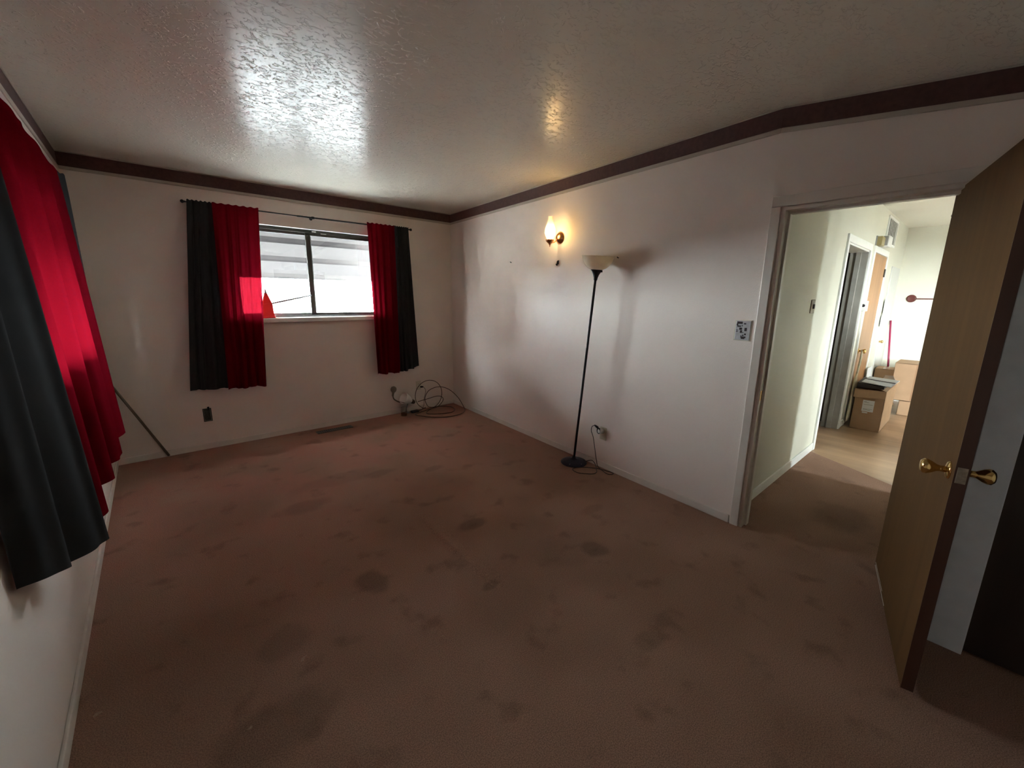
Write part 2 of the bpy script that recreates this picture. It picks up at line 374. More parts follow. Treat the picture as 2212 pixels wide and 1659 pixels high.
single('wall_south', WALL, lambda bm: box(bm, -W-.12, 0.1, SY-.12, SY, 0, H), 'cream wall behind the viewer', 'wall', kind='structure', base=(0, 0, 0))
# hall shell
HD0, HD1, HDZ = 1.78, 2.76, 1.95      # doorway in hall wall
OD0, OD1 = 3.03, 3.82                 # oak door
single('wall_hall', HALLP, lambda bm: wall_cells(bm, (0, HY), (1, 0), (0, 1), -0.165, FX, 0.15, 0, H, [(HD0, HD1, -1, HDZ)]), 'pale yellow hall wall with two doorways', 'wall', kind='structure', base=(0, 0, 0))
single('wall_hall_end', HALLP, lambda bm: box(bm, FX, FX+.12, LSY, -2.5, 0, H), 'pale far wall with the key-shaped rack', 'wall', kind='structure', base=(0, 0, 0))
single('wall_hall_side', HALLP, lambda bm: (box(bm, -.09, 1.13, -4.76, -4.62, 0, H), wall_cells(bm, (1.13, 0), (0, 1), (-1, 0), LSY, -4.76, 0.10, 0, H, [(-7.3, -6.1, 0.90, 2.05)])), 'hall wall opposite, behind the open door', 'wall', kind='structure', base=(0, 0, 0))
LIVP = mat('living_room_paint', (0.62, 0.60, 0.54), 0.6, 0.3, var=0.1)
single('wall_living', LIVP, lambda bm: wall_cells(bm, (0, LSY), (1, 0), (0, -1), 1.0, FX+.12, 0.12, 0, H, [(1.28, 1.60, 0.90, 2.05)]), 'living room wall with the added window', 'wall', kind='structure', base=(0, 0, 0))
# side room behind the hall doorway, walls coloured dark for its lack of light
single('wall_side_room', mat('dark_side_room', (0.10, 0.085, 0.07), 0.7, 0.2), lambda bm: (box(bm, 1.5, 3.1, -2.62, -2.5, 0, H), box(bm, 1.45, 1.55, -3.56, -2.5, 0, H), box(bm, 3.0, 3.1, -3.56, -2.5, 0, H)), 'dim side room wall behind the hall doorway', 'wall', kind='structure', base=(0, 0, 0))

# baseboards
def bb(name, o, du, dn, u0, u1, label, h=0.055, m=TRIMP, t=0.012):
    single(name, m, lambda bm: fbox(bm, o, du, dn, u0, u1, 0, t, 0, h), label, 'baseboard', kind='structure', base=(0, 0, 0), bevel=0.004)
bb('baseboard_back', (0, 0), (-1, 0), (0, -1), 0.0, W, 'low cream baseboard under the window wall')
bb('baseboard_left', (-W, 0), (0, -1), (1, 0), 0.0, -SY, 'low cream baseboard along the curtained wall')
bb('baseboard_right', (0, 0), D1, IN1, 0.0, U1-0.005, 'low cream baseboard along the sconce wall')
bb('baseboard_hall', (0, HY), (1, 0), (0, -1), -0.1, HD0-.06, 'white baseboard along the hall wall', h=0.075, m=WTRIM)
bb('baseboard_hall_post', (0, HY), (1, 0), (0, -1), HD1+.06, OD0-.06, 'short white baseboard between the two hall doors', h=0.075, m=WTRIM)

# wallpaper border with cream edge strips
def sheared(bm, o, du, dn, u0, u1, n1, z0, z1, k):
    P = []
    for zz in (z0, z1):
        for u, n in ((u0, 0), (u1, 0), (u1, n1), (u0, n1)): P.append((o[0]+du[0]*u+dn[0]*n, o[1]+du[1]*u+dn[1]*n, zz-k*u))
    hexa(bm, P)
def border(i, o, du, dn, u0, u1, label, k=0.0):
    t = thing(f'trim_{i}', (o[0]+du[0]*u0, o[1]+du[1]*u0, 2.315), label, 'border', kind='structure')
    part('band', t, BORDER, lambda bm: sheared(bm, o, du, dn, u0, u1, 0.007, 2.338, 2.432, k))
    part('edge_strip', t, EDGE, lambda bm: sheared(bm, o, du, dn, u0, u1, 0.011, 2.314, 2.338, k), bevel=0.003)
    part('edge_strip', t, EDGE, lambda bm: sheared(bm, o, du, dn, u0, u1, 0.011, 2.432, 2.4395, k), bevel=0.002)
border(1, (0, 0), (-1, 0), (0, -1), 0.0, W, 'maroon ceiling border above the window wall')
border(2, (0, 0), D1, IN1, 0.008, U1, 'maroon ceiling border above the sconce wall')
border(3, B2, D2, IN2, 0.0, 0.95, 'maroon ceiling border above the open doorway', k=0.111)
border(4, (-W, 0), (0, -1), (1, 0), 0.01, -SY, 'maroon ceiling border above the side curtains')

# main doorway casing and jamb
t = thing('trim_5', (*B2, 0), 'painted door frame of the open doorway', 'door frame', kind='structure')
part('casing', t, TRIMP, lambda bm: fbox(bm, B2, D2, IN2, 0.002, OP0-.008, 0, 0.014, 0, OPZ+.005), bevel=0.004)
part('head_casing', t, TRIMP, lambda bm: fbox(bm, B2, D2, IN2, 0.002, OP1+.06, 0, 0.014, OPZ+.005, OPZ+.062), bevel=0.004)
part('casing', t, TRIMP, lambda bm: fbox(bm, B2, D2, IN2, OP1+.006, OP1+.06, 0, 0.014, 0, OPZ+.005), bevel=0.004)
part('jamb', t, TRIMP, lambda bm: fbox(bm, B2, D2, OUT2, OP0-.002, OP0+.014, -0.005, 0.125, 0, OPZ), bevel=0.002)
part('jamb', t, TRIMP, lambda bm: fbox(bm, B2, D2, OUT2, OP1-.014, OP1+.002, -0.005, 0.125, 0, OPZ), bevel=0.002)
part('head_jamb', t, TRIMP, lambda bm: fbox(bm, B2, D2, OUT2, OP0-.002, OP1+.002, -0.005, 0.125, OPZ-.016, OPZ+.002), bevel=0.002)
part('door_stop', t, TRIMP, lambda bm: (fbox(bm, B2, D2, OUT2, OP0+.012, OP0+.026, 0.045, 0.085, 0, OPZ-.014), fbox(bm, B2, D2, OUT2, OP0+.012, OP1-.012, 0.045, 0.085, OPZ-.03, OPZ-.014)), bevel=0.002)
part('strike_plate', t, BRASS, lambda bm: fbox(bm, B2, D2, OUT2, OP0+.012, OP0+.0155, 0.005, 0.035, 0.84, 0.90))

# open door leaf
HX = Vector((-0.156, -4.448)); LX = Vector((-1.045, -4.645))
DL = (LX-HX).normalized(); LEN = (LX-HX).length; NN = Vector((DL.y, -DL.x)); NN = NN if NN.y > 0 else -NN; SN = -NN
dr = thing('door_1', (HX.x, HX.y, 0), 'brown veneer door standing open into the room', 'door', kind='structure')
part('leaf', dr, DOORW, lambda bm: fbox(bm, HX, DL, SN, 0, LEN-.0025, 0.0, 0.035, 0.015, 1.925), bevel=0.001)
part('edge_band', dr, DOOREDGE, lambda bm: fbox(bm, HX, DL, SN, LEN-.0025, LEN, 0.0, 0.035, 0.015, 1.925))
part('latch_plate', dr, mat('worn_latch', (0.30, 0.26, 0.20), 0.5, 0.4, var=0.2, vscale=80), lambda bm: fbox(bm, HX, DL, SN, LEN-.001, LEN+.0015, 0.005, 0.030, 0.845, 0.90), bevel=0.0008)
KU = LEN-0.062; KZ = 0.868
kc = HX+DL*KU
def knob_prof(d0=0.0): return [(0.006, 0.0), (0.011, 0.004), (0.0105, 0.018), (0.012, 0.026), (0.021, 0.040), (0.0265, 0.052), (0.026, 0.060), (0.019, 0.067), (0.004, 0.069)]
for nrm, off in ((NN, 0.0), (SN, 0.035)):
    c = kc + SN*off if off else kc
    k = part('door_knob', dr, BRASS, lambda bm: lathe(bm, (c.x+nrm.x*.004, c.y+nrm.y*.004, KZ), (nrm.x, nrm.y, 0), knob_prof(), 28), smooth=True)
    part('rose', k, BRASS, lambda bm: lathe(bm, (c.x, c.y, KZ), (nrm.x, nrm.y, 0), [(0.031, 0), (0.031, 0.002), (0.026, 0.006), (0.012, 0.009)], 28), smooth=True)
for z in (0.25, 0.98, 1.70):
    part('hinge', dr, BRASS, lambda bm: lathe(bm, (HX.x+SN.x*.038+.004, HX.y+SN.y*.038, z), (0, 0, 1), [(0.006, 0), (0.006, 0.085)], 12))
# bare scrapes along the bottom edge of the leaf
part('scrape', dr, TRIMP, lambda bm: fbox(bm, HX, DL, NN, 0.02, 0.40, -0.0005, 0.0012, 0.020, 0.0235))
part('scrape', dr, TRIMP, lambda bm: fbox(bm, HX, DL, NN, 0.02, 0.30, -0.0005, 0.0012, 0.036, 0.0385))

# closet casing strip and dark closet door
single('trim_6', STRIPP, lambda bm: box(bm, -.635, -.62, -4.79, -4.688, 0, 2.06), 'cool white door casing behind the open door', 'door frame', kind='structure', bevel=0.003)
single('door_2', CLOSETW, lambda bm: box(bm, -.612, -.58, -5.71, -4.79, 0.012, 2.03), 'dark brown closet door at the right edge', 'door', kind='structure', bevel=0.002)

# ------------------------------------------------------------------ back window
wx0, wx1, wz0, wz1 = WIN
wt = thing('window_1', ((wx0+wx1)/2, 0.06, wz0), 'dark aluminium sliding window with two panes', 'window', kind='structure')
part('reveal', wt, WTRIM, lambda bm: (box(bm, wx0, wx1, 0.0, 0.12, wz0-.001, wz0+.004), box(bm, wx0, wx1, 0.0, 0.12, wz1-.004, wz1+.001), box(bm, wx0-.001, wx0+.004, 0, .12, wz0, wz1), box(bm, wx1-.004, wx1+.001, 0, .12, wz0, wz1)))
part('frame', wt, BRONZE, lambda bm: (box(bm, wx0+.004, wx1-.004, 0.055, 0.115, wz1-.034, wz1-.004), box(bm, wx0+.004, wx0+.03, 0.055, .115, wz0+.004, wz1-.004), box(bm, wx1-.03, wx1-.004, 0.055, .115, wz0+.004, wz1-.004)), bevel=0.002)
part('bottom_track', wt, SILVER, lambda bm: (box(bm, wx0+.004, wx1-.004, 0.055, 0.115, wz0+.004, wz0+.022), box(bm, wx0+.03, wx1-.03, 0.066, 0.070, wz0+.022, wz0+.034), box(bm, wx0+.03, wx1-.03, 0.098, 0.102, wz0+.022, wz0+.034)), bevel=0.001)
MX = -1.675
def sash(a, b, y, m):
    s = part('sash', wt, m, lambda bm: (box(bm, a, a+.046, y, y+.022, wz0+.022, wz1-.034), box(bm, b-.046, b, y, y+.022, wz0+.022, wz1-.034), box(bm, a, b, y, y+.02, wz0+.022, wz0+.044), box(bm, a, b, y, y+.02, wz1-.06, wz1-.034)), bevel=0.003)
    part('pane', s, PANE, lambda bm: box(bm, a+.03, b-.03, y+.008, y+.012, wz0+.04, wz1-.055))
    return s
sash(wx0+.028, MX+.030, 0.084, SILVER); sash(MX-.030, wx1-.028, 0.060, BRONZE)
part('catch', wt, WHITEP, lambda bm: box(bm, MX+.035, MX+.075, 0.048, 0.056, wz1-.024, wz1-.012), bevel=0.002)
part('catch', wt, WHITEP, lambda bm: box(bm, MX+.12, MX+.175, 0.048, 0.056, wz1-.036, wz1-.028), bevel=0.002)
single('trim_7', WTRIM, lambda bm: box(bm, wx0-.03, wx1+.03, -0.032, 0.052, wz0-.042, wz0), 'cream window sill under the sliding window', 'window sill', kind='structure', bevel=0.004)

# side window (behind the curtains)
y0, y1, z0, z1 = LWIN
lw_ = thing('window_2', (-W-.06, (y0+y1)/2, z0), 'sliding window glowing behind the long red curtain', 'window', kind='structure')
part('frame', lw_, BRONZE, lambda bm: (box(bm, -W-.11, -W-.05, y0, y1, z1-.035, z1), box(bm, -W-.11, -W-.05, y0, y1, z0, z0+.03), box(bm, -W-.11, -W-.05, y0, y0+.03, z0, z1), box(bm, -W-.11, -W-.05, y1-.03, y1, z0, z1), box(bm, -W-.09, -W-.06, -1.87, -1.83, z0, z1)), bevel=0.002)
part('pane', lw_, PANE, lambda bm: box(bm, -W-.082, -W-.078, y0+.03, -1.87, z0+.03, z1-.035))
part('pane', lw_, PANE, lambda bm: box(bm, -W-.074, -W-.070, -1.83, y1-.03, z0+.03, z1-.035))
single('trim_8', TRIMP, lambda bm: box(bm, -W-.05, -W+.03, y0-.03, y1+.03, z0-.04, z0), 'cream sill of the side window behind curtains', 'window sill', kind='structure', bevel=0.004)

# living-room windows, added out of view to bring daylight into the hall
def added_window(name, o, du, dn, u0, u1, z0, z1, label):
    gd = thing(name, (o[0]+du[0]*(u0+u1)/2, o[1]+du[1]*(u0+u1)/2, z0), label, 'window', kind='structure')
    part('frame', gd, WTRIM, lambda bm: (fbox(bm, o, du, dn, u0, u0+.03, .05, .09, z0, z1), fbox(bm, o, du, dn, u1-.03, u1, .05, .09, z0, z1), fbox(bm, o, du, dn, u0+.03, u1-.03, .05, .09, z1-.03, z1), fbox(bm, o, du, dn, u0+.03, u1-.03, .05, .09, z0, z0+.03)), bevel=0.003)
    part('pane', gd, PANE, lambda bm: fbox(bm, o, du, dn, u0+.03, u1-.03, .068, .072, z0+.03, z1-.03))
added_window('window_3', (0, LSY), (1, 0), (0, -1), 1.28, 1.60, .90, 2.05, 'narrow living room window added out of view to light the hall')
added_window('window_4', (1.13, 0), (0, 1), (-1, 0), -7.3, -6.1, .90, 2.05, 'side living room window added out of view to light the far hall wall')

# ------------------------------------------------------------------ outdoors
single('ground', GROUND, lambda bm: box(bm, -40, 40, -40, 40, -0.42, -0.40), 'pale outdoor ground beyond the windows', 'ground', kind='structure')
single('sky_blocker', mat('sky_blocker_grey', (0.40, 0.38, 0.35), 0.9, 0.2, var=0.1), lambda bm: box(bm, -4.75, -4.6, 0.25, 4.2, -0.4, 2.3), 'wall added outside, left of the sliding window, to block low sky', 'wall', kind='structure')  # added out of view to cut low sky light near the room corner
def awning(base, f, a0, a1, label):
    # f maps (along the wall, out from the wall, z) to world
    aw = thing('awning', base, label, 'awning', 'window awnings')
    AY0, AZ0, AY1, AZ1 = 0.16, 2.36, 0.92, 1.645; ns = 4
    sl = Vector((AY1-AY0, AZ1-AZ0)); slen = sl.length; sd = sl.normalized(); sn = Vector((sd.y, -sd.x))
    for i in range(ns):
        def slat(bm):
            a = Vector((AY0, AZ0))+sd*(slen*i/ns); L = slen/ns
            prof = [(0.0, 0.020), (L*.10, 0.000), (L*.80, 0.006), (L*.92, 0.030), (L*.97, 0.046)]
            for (s0, n0), (s1, n1) in zip(prof, prof[1:]):
                P = []
                for th in (0.0, -0.004):
                    for x, s_, n in ((a0, s0, n0), (a1, s0, n0), (a1, s1, n1), (a0, s1, n1)):
                        q = a+sd*s_+sn*(n+th); P.append(f(x, q.x, q.y))
                hexa(bm, P)
        part('slat', aw, AWN, slat)
    for x in (a0+.05, a1-.05):
        part('arm', aw, AWN, lambda bm: tube(bm, [f(x, 0.135, 1.52), f(x, AY1-.02, AZ1+.01)], 0.012, 8))
        part('rafter', aw, AWN, lambda bm: tube(bm, [f(x, 0.135, AZ0+.02), f(x, AY1, AZ1+.02)], 0.012, 8))
awning((-1.7, 0.14, 2.30), lambda a, o, z: (a, o, z), -2.95, -0.45, 'pale slatted metal awning outside the sliding window')
awning((-W-.14, -1.85, 2.30), lambda a, o, z: (-W-o, a, z), -3.1, -0.6, 'slatted metal awning added outside the side window to dim its glow')  # added awning, unseen, shades the upper part of the side window

# ------------------------------------------------------------------ curtains
def curtain(label, group, m, t0, t1, b0, b1, nrm, zt, zb, folds, at, ab, ph=0.0, nu=72, nz=26, bulge=0.0, name='curtain', flare=None, seed=0):
    rnd = random.Random(seed); j1 = [rnd.uniform(-1, 1) for _ in range(6)]
    t0, t1, b0, b1, n = (Vector((*v, 0)) for v in (t0, t1, b0, b1, nrm))
    bm = NB(); g = []
    for k in range(nz+1):
        t = k/nz; row = []
        for i in range(nu+1):
            s = i/nu
            base = t0.lerp(t1, s).lerp(b0.lerp(b1, s), t)
            a = at+(ab-at)*(t**0.8)
            warp = s+0.035*math.sin(2*math.pi*s*1.3+j1[0]*3)+0.02*t*math.sin(2*math.pi*s*2.1+j1[1]*3)
            f = math.sin(2*math.pi*folds*warp+ph)+0.35*math.sin(2*math.pi*folds*2.17*warp+ph*1.7+j1[2]*2+t*0.8)
            head = 0.35 if k > 1 else 0.15
            p = base+n*(a*f*(head+0.65 if t > 0.03 else 0.6)+bulge*math.sin(math.pi*t)*0.5+(flare(s, t) if flare else 0))
            p.z = zt+(zb(s)-zt)*t + (0.004*math.sin(40*s) if k == 0 else 0)
            row.append(bm.verts.new(p))
        g.append(row)
    for k in range(nz):
        for i in range(nu): bm.faces.new((g[k][i], g[k][i+1], g[k+1][i+1], g[k+1][i]))
    return tag(obj(name, bm, m, smooth=True), label, 'curtain', group)
CW = 'short curtains at the sliding window'
RODZ = 2.185; RY = -0.072
NB_ = (0, -1)
curtain('charcoal grey curtain left of the sliding window', CW, GREYC, (-2.645, RY-.012), (-2.455, RY-.008), (-2.815, RY-.008), (-2.515, RY-.004), NB_, RODZ+.018, lambda s: 0.585-0.015*s+.004*math.sin(9*s), 3.5, 0.005, 0.014, 0.6, seed=1)
curtain('dark red curtain covering the left end of the sliding window', CW, REDC, (-2.475, RY-.018), (-2.125, RY-.018), (-2.535, RY-.012), (-2.222, RY-.012), NB_, RODZ+.018, lambda s: 0.560-0.006*s+.006*math.sin(11*s), 4.5, 0.006, 0.018, 1.2, seed=2)
curtain('dark red curtain covering the right end of the sliding window', CW, REDC, (-1.118, RY-.018), (-0.800, RY-.018), (-1.098, RY-.012), (-0.800, RY-.012), NB_, RODZ+.018, lambda s: 0.535-.006*s+.008*math.sin(14*s), 4.5, 0.006, 0.022, 2.2, seed=3)
curtain('charcoal grey curtain right of the sliding window', CW, GREYC, (-0.798, RY-.016), (-0.628, RY-.016), (-0.798, RY-.012), (-0.558, RY-.012), NB_, RODZ+.018, lambda s: 0.535+.055*s*s+.005*math.sin(15*s), 3.5, 0.005, 0.020, 0.2, seed=4)
def rod(base, pts_a, pts_b, fin, br, coup, label, wallpt):
    t = thing('curtain_rod', base, label, 'curtain rod')
    part('rod', t, BLACKM, lambda bm: tube(bm, pts_a, 0.0055, 10), smooth=True)
    part('outer_tube', t, BLACKM, lambda bm: tube(bm, pts_b, 0.0075, 10), smooth=True)
    for f, d in fin: part('finial', t, BLACKM, lambda bm: lathe(bm, f, d, [(0.006, -0.012), (0.008, -0.008), (0.007, -0.004), (0.012, 0.002), (0.015, 0.010), (0.011, 0.019), (0.003, 0.023)], 16), smooth=True)
    for b in br: part('bracket', t, BLACKM, lambda bm: (tube(bm, [b, wallpt(b)], 0.004, 8), lathe(bm, wallpt(b), (Vector(b)-Vector(wallpt(b))), [(0.016, 0.0), (0.016, 0.004), (0.005, 0.007)], 14)))
    if coup: part('collar', t, BLACKM, lambda bm: lathe(bm, coup[0], coup[1], [(0.008, -0.016), (0.0125, -0.010), (0.0125, 0.010), (0.008, 0.016)], 14), smooth=True)
    return t
rod((-1.65, RY, RODZ), [(-2.665, RY, RODZ), (-1.60, RY, RODZ-.004)], [(-1.80, RY, RODZ-.004), (-0.60, RY, RODZ)], [((-2.665, RY, RODZ), (-1, 0, 0)), ((-0.60, RY, RODZ), (1, 0, 0))], [(-2.62, RY, RODZ), (-1.655, RY, RODZ-.004), (-0.64, RY, RODZ)], ((-1.655, RY, RODZ-.004), (1, 0, 0)), 'thin black curtain rod over the sliding window', lambda b: (b[0], -0.001, b[2]))
# long curtains on the side wall
CL = 'curtains at the side window'
LX_ = -3.312; LZ = 2.092
curtain('charcoal grey curtain at the far end of the side window', CL, GREYC, (-W+.014, -0.68), (LX_+.004, -1.16), (-W+.014, -0.68), (LX_+.004, -1.22), (1, 0), LZ+.02, lambda s: 0.53, 3, 0.004, 0.007, 0.3, seed=5, flare=lambda s, t: 0.064*math.sin(math.pi*min(1, s*1.25)))
curtain('bright red curtain glowing over the side window', CL, REDC, (LX_+.020, -1.02), (LX_+.020, -2.66), (LX_+.075, -0.90), (LX_+.018, -2.42), (1, 0), LZ+.02, lambda s: 0.50+.01*math.sin(12*s), 3.4, 0.006, 0.036, 1.35, nu=140, seed=6)
curtain('charcoal grey curtain nearest the viewer on the side wall', CL, GREYC, (LX_+.016, -2.62), (LX_+.016, -3.24), (LX_+.066, -2.54), (LX_-.024, -3.03), (1, 0), LZ+.02, lambda s: 0.515+.13*s**1.5, 1.7, 0.010, 0.019, 0.45, nu=100, seed=9, flare=lambda s, t: 0.028*t*math.exp(-((s-.28)/.2)**2))
rod((LX_, -2.0, LZ), [(LX_, -0.74, LZ), (LX_, -2.1, LZ)], [(LX_, -1.9, LZ), (LX_, -3.30, LZ)], [((LX_, -0.74, LZ), (0, 1, 0)), ((LX_, -3.30, LZ), (0, -1, 0))], [(LX_, -0.77, LZ), (LX_, -2.0, LZ), (LX_, -3.26, LZ)], None, 'black curtain rod on the side wall above the long curtains', lambda b: (-W+.001, b[1], b[2]))

# ------------------------------------------------------------------ small things on the window wall
single('dowel_rod', DOWEL, lambda bm: tube(bm, [(-3.03, -0.028, 0.012), (-3.354, -0.028, 0.80)], 0.0095, 10), 'thin brown wooden rod leaning in the corner', 'rod', smooth=True)
e = thing('electrical_box', (-2.712, 0, 0.265), 'dark open electrical box on the wall under the grey curtain', 'outlet')
part('box_rim', e, DARKBOX, lambda bm: (box(bm, -2.745, -2.737, -0.007, 0.0, 0.270, 0.384), box(bm, -2.687, -2.679, -0.007, 0, 0.270, 0.384), box(bm, -2.745, -2.679, -0.007, 0, 0.265, 0.273), box(bm, -2.745, -2.679, -0.007, 0, 0.381, 0.389)), bevel=0.001)
part('receptacle', e, DARKBOX, lambda bm: (box(bm, -2.736, -2.688, -0.003, 0.0, 0.274, 0.380), box(bm, -2.728, -2.708, -0.009, -0.002, 0.290, 0.364)), bevel=0.002)
part('ear', e, BLACKM, lambda bm: box(bm, -2.708, -2.692, -0.010, -0.002, 0.372, 0.404), bevel=0.002)
vt = thing('floor_register', (-1.64, -0.165, 0), 'dark brown floor vent below the sliding window', 'vent')
part('frame', vt, VENTM, lambda bm: (box(bm, -1.825, -1.455, -0.215, -0.203, -0.002, 0.006), box(bm, -1.825, -1.455, -0.137, -0.125, -0.002, 0.006), box(bm, -1.825, -1.811, -0.203, -0.137, -0.002, 0.006), box(bm, -1.469, -1.455, -0.203, -0.137, -0.002, 0.006)), bevel=0.0015)
part('duct', vt, BLACKM, lambda bm: box(bm, -1.811, -1.469, -0.203, -0.137, -0.002, 0.0012))
for i in range(16):
    x = -1.800+i*0.0213
    part('slat', vt, VENTM, lambda bm: box(bm, x, x+.008, -0.203, -0.137, 0.0, 0.005))

# outlet in the corner with plug
def outlet(name, o, du, dn, u, z, label, m=IVORY):
    t = thing(name, (o[0]+du[0]*u, o[1]+du[1]*u, z-.057), label, 'outlet')
    part('cover_plate', t, m, lambda bm: fbox(bm, o, du, dn, u-.035, u+.035, 0, 0.005, z-.057, z+.057), bevel=0.003)
    for dz in (-.02, .02):
        s = part('socket', t, m, lambda bm: fbox(bm, o, du, dn, u-.016, u+.016, 0.004, 0.007, z+dz-.013, z+dz+.013), bevel=0.003)
        part('slot', s, BLACKM, lambda bm: (fbox(bm, o, du, dn, u-.007, u-.005, 0.0065, 0.0075, z+dz-.005, z+dz+.005), fbox(bm, o, du, dn, u+.005, u+.007, 0.0065, 0.0075, z+dz-.005, z+dz+.005)))
    return t
outlet('wall_outlet', (0, 0), (1, 0), (0, -1), -0.527, 0.318, 'ivory wall outlet behind the coiled cable in the corner')
# coiled brown cable
def ring(cx, cy, cz, rx, rz, a0, a1, n, dy=0.0):
    return [(cx+rx*math.cos(math.radians(a0+(a1-a0)*i/n)), cy+dy*i/n, cz+rz*math.sin(math.radians(a0+(a1-a0)*i/n))) for i in range(n+1)]
cab = [(-0.60, -0.10, 0.012), (-0.52, -0.14, 0.05)] + ring(-0.458, -0.12, 0.212, 0.186, 0.184, 250, -70, 14, dy=-0.03)
cab += [(-0.52, -0.19, 0.012), (-0.56, -0.28, 0.008), (-0.45, -0.37, 0.008), (-0.31, -0.405, 0.008), (-0.20, -0.33, 0.008), (-0.155, -0.17, 0.008), (-0.26, -0.075, 0.010), (-0.42, -0.09, 0.03)]
cab += [(-0.51, -0.16, 0.10), (-0.545, -0.19, 0.19), (-0.50, -0.20, 0.275), (-0.40, -0.20, 0.308), (-0.30, -0.20, 0.300), (-0.19, -0.21, 0.245), (-0.095, -0.25, 0.14), (-0.065, -0.33, 0.030), (-0.12, -0.44, 0.008), (-0.25, -0.535, 0.008), (-0.42, -0.545, 0.008), (-0.57, -0.46, 0.008), (-0.67, -0.31, 0.008), (-0.70, -0.22, 0.008)]
cab += [(-0.60, -0.17, 0.012), (-0.42, -0.13, 0.020), (-0.34, -0.16, 0.045), (-0.285, -0.19, 0.12), (-0.31, -0.20, 0.172), (-0.38, -0.20, 0.192), (-0.50, -0.19, 0.175), (-0.63, -0.16, 0.150)]
cb = thing('coiled_cable', (-0.45, -0.25, 0), 'coil of brown cable lying in the room corner', 'cable')
part('cable', cb, CABLE, lambda bm: tube(bm, spline(cab, 6), 0.0042, 7), smooth=True)
part('plug', cb, BLACKM, lambda bm: (lathe(bm, (-0.505, -0.008, 0.296), (0.5, -0.8, 0.08), [(0.008, 0), (0.012, 0.006), (0.011, 0.03), (0.005, 0.042)], 12)), smooth=True)
part('plug', cb, BLACKM, lambda bm: box(bm, -0.70, -0.60, -0.135, -0.085, 0.004, 0.032), bevel=0.008)
part('cable', cb, CABLE, lambda bm: tube(bm, spline([(-0.482, -0.042, 0.30), (-0.46, -0.06, 0.25), (-0.485, -0.06, 0.15), (-0.50, -0.07, 0.06), (-0.56, -0.10, 0.014), (-0.62, -0.11, 0.014)], 6), 0.0028, 6), smooth=True)
# little white clip lamp on its side
cl = thing('clip_lamp', (-0.76, -0.12, 0), 'small white clip lamp propped against the wall beside the cable', 'lamp')
ax = Vector((-0.75, -0.10, 0.38)).normalized()
part('lamp_shade', cl, WHITEP, lambda bm: lathe(bm, V(-0.695, -0.115, 0.160), ax, [(0.022, 0.0), (0.030, 0.012), (0.050, 0.045), (0.066, 0.095), (0.071, 0.125), (0.068, 0.125), (0.060, 0.090), (0.044, 0.048), (0.020, 0.018)], 26, cap=False), smooth=True)
part('socket', cl, CABLE, lambda bm: lathe(bm, V(-0.690, -0.116, 0.157), -ax, [(0.024, -0.004), (0.027, 0.010), (0.026, 0.036), (0.016, 0.048), (0.006, 0.056)], 18), smooth=True)
part('clamp', cl, GREYP, lambda bm: (tube(bm, [(-0.735, -0.10, 0.13), (-0.735, -0.06, 0.07), (-0.74, -0.05, 0.006)], 0.008, 8), box(bm, -0.765, -0.705, -0.08, -0.02, 0.0, 0.012)))
kb = part('knob', cl, DOWEL, lambda bm: lathe(bm, V(-0.905, -0.055, 0.243), V(0.12, -0.10, 1), [(0.012, 0), (0.013, 0.035), (0.016, 0.045), (0.030, 0.062), (0.036, 0.085), (0.030, 0.108), (0.012, 0.120), (0.002, 0.122)], 20), smooth=True)
part('arm', cl, DOWEL, lambda bm: tube(bm, spline([(-0.905, -0.055, 0.25), (-0.89, -0.06, 0.20), (-0.83, -0.09, 0.16), (-0.75, -0.10, 0.14)], 5), 0.008, 8), smooth=True)
jr = thing('glass_jar', (-0.815, -0.15, 0), 'small clear glass jar on the carpet below the clip lamp', 'jar')
JG = glass('jar_glass', (0.86, 0.85, 0.80), 0.12, 0.05)
part('body', jr, JG, lambda bm: lathe(bm, (-0.815, -0.15, 0.001), (0, 0, 1), [(0.030, 0), (0.036, 0.004), (0.038, 0.02), (0.038, 0.095), (0.033, 0.102), (0.035, 0.106), (0.032, 0.106), (0.033, 0.09), (0.034, 0.02), (0.028, 0.008)], 22, cap=False), smooth=True)
part('base', jr, JG, lambda bm: lathe(bm, (-0.815, -0.15, 0.001), (0, 0, 1), [(0.034, 0), (0.034, 0.006)], 22))

# things on the sill
cn = thing('red_cone', (-2.123, 0.015, wz0), 'bright red cone with a grey tip on the window sill', 'cone')
part('body', cn, REDP, lambda bm: (hexa(bm, [(-2.176, -0.012, wz0+.018), (-2.070, -0.012, wz0+.018), (-2.070, 0.045, wz0+.018), (-2.176, 0.045, wz0+.018), (-2.170, -0.006, wz0+.138), (-2.076, -0.006, wz0+.138), (-2.076, 0.040, wz0+.138), (-2.170, 0.040, wz0+.138)]),
     hexa(bm, [(-2.170, -0.006, wz0+.138), (-2.076, -0.006, wz0+.138), (-2.076, 0.040, wz0+.138), (-2.170, 0.040, wz0+.138), (-2.132, 0.010, wz0+.250), (-2.114, 0.010, wz0+.250), (-2.114, 0.024, wz0+.250), (-2.132, 0.024, wz0+.250)])), bevel=0.003)
part('base', cn, REDP, lambda bm: box(bm, -2.182, -2.064, -0.02, 0.05, wz0+.0005, wz0+.02), bevel=0.004)
part('tip', cn, GREYP, lambda bm: lathe(bm, (-2.123, 0.017, wz0+.246), (0, 0, 1), [(0.012, -0.006), (0.010, 0.008), (0.006, 0.030), (0.002, 0.040)], 12), smooth=True)
for i in range(6):
    z = wz0+.150+.016*i; x = -2.166+.0052*i
    part('tooth', cn, REDP, lambda bm: box(bm, x-.006, x+.006, 0.010, 0.026, z, z+.009))
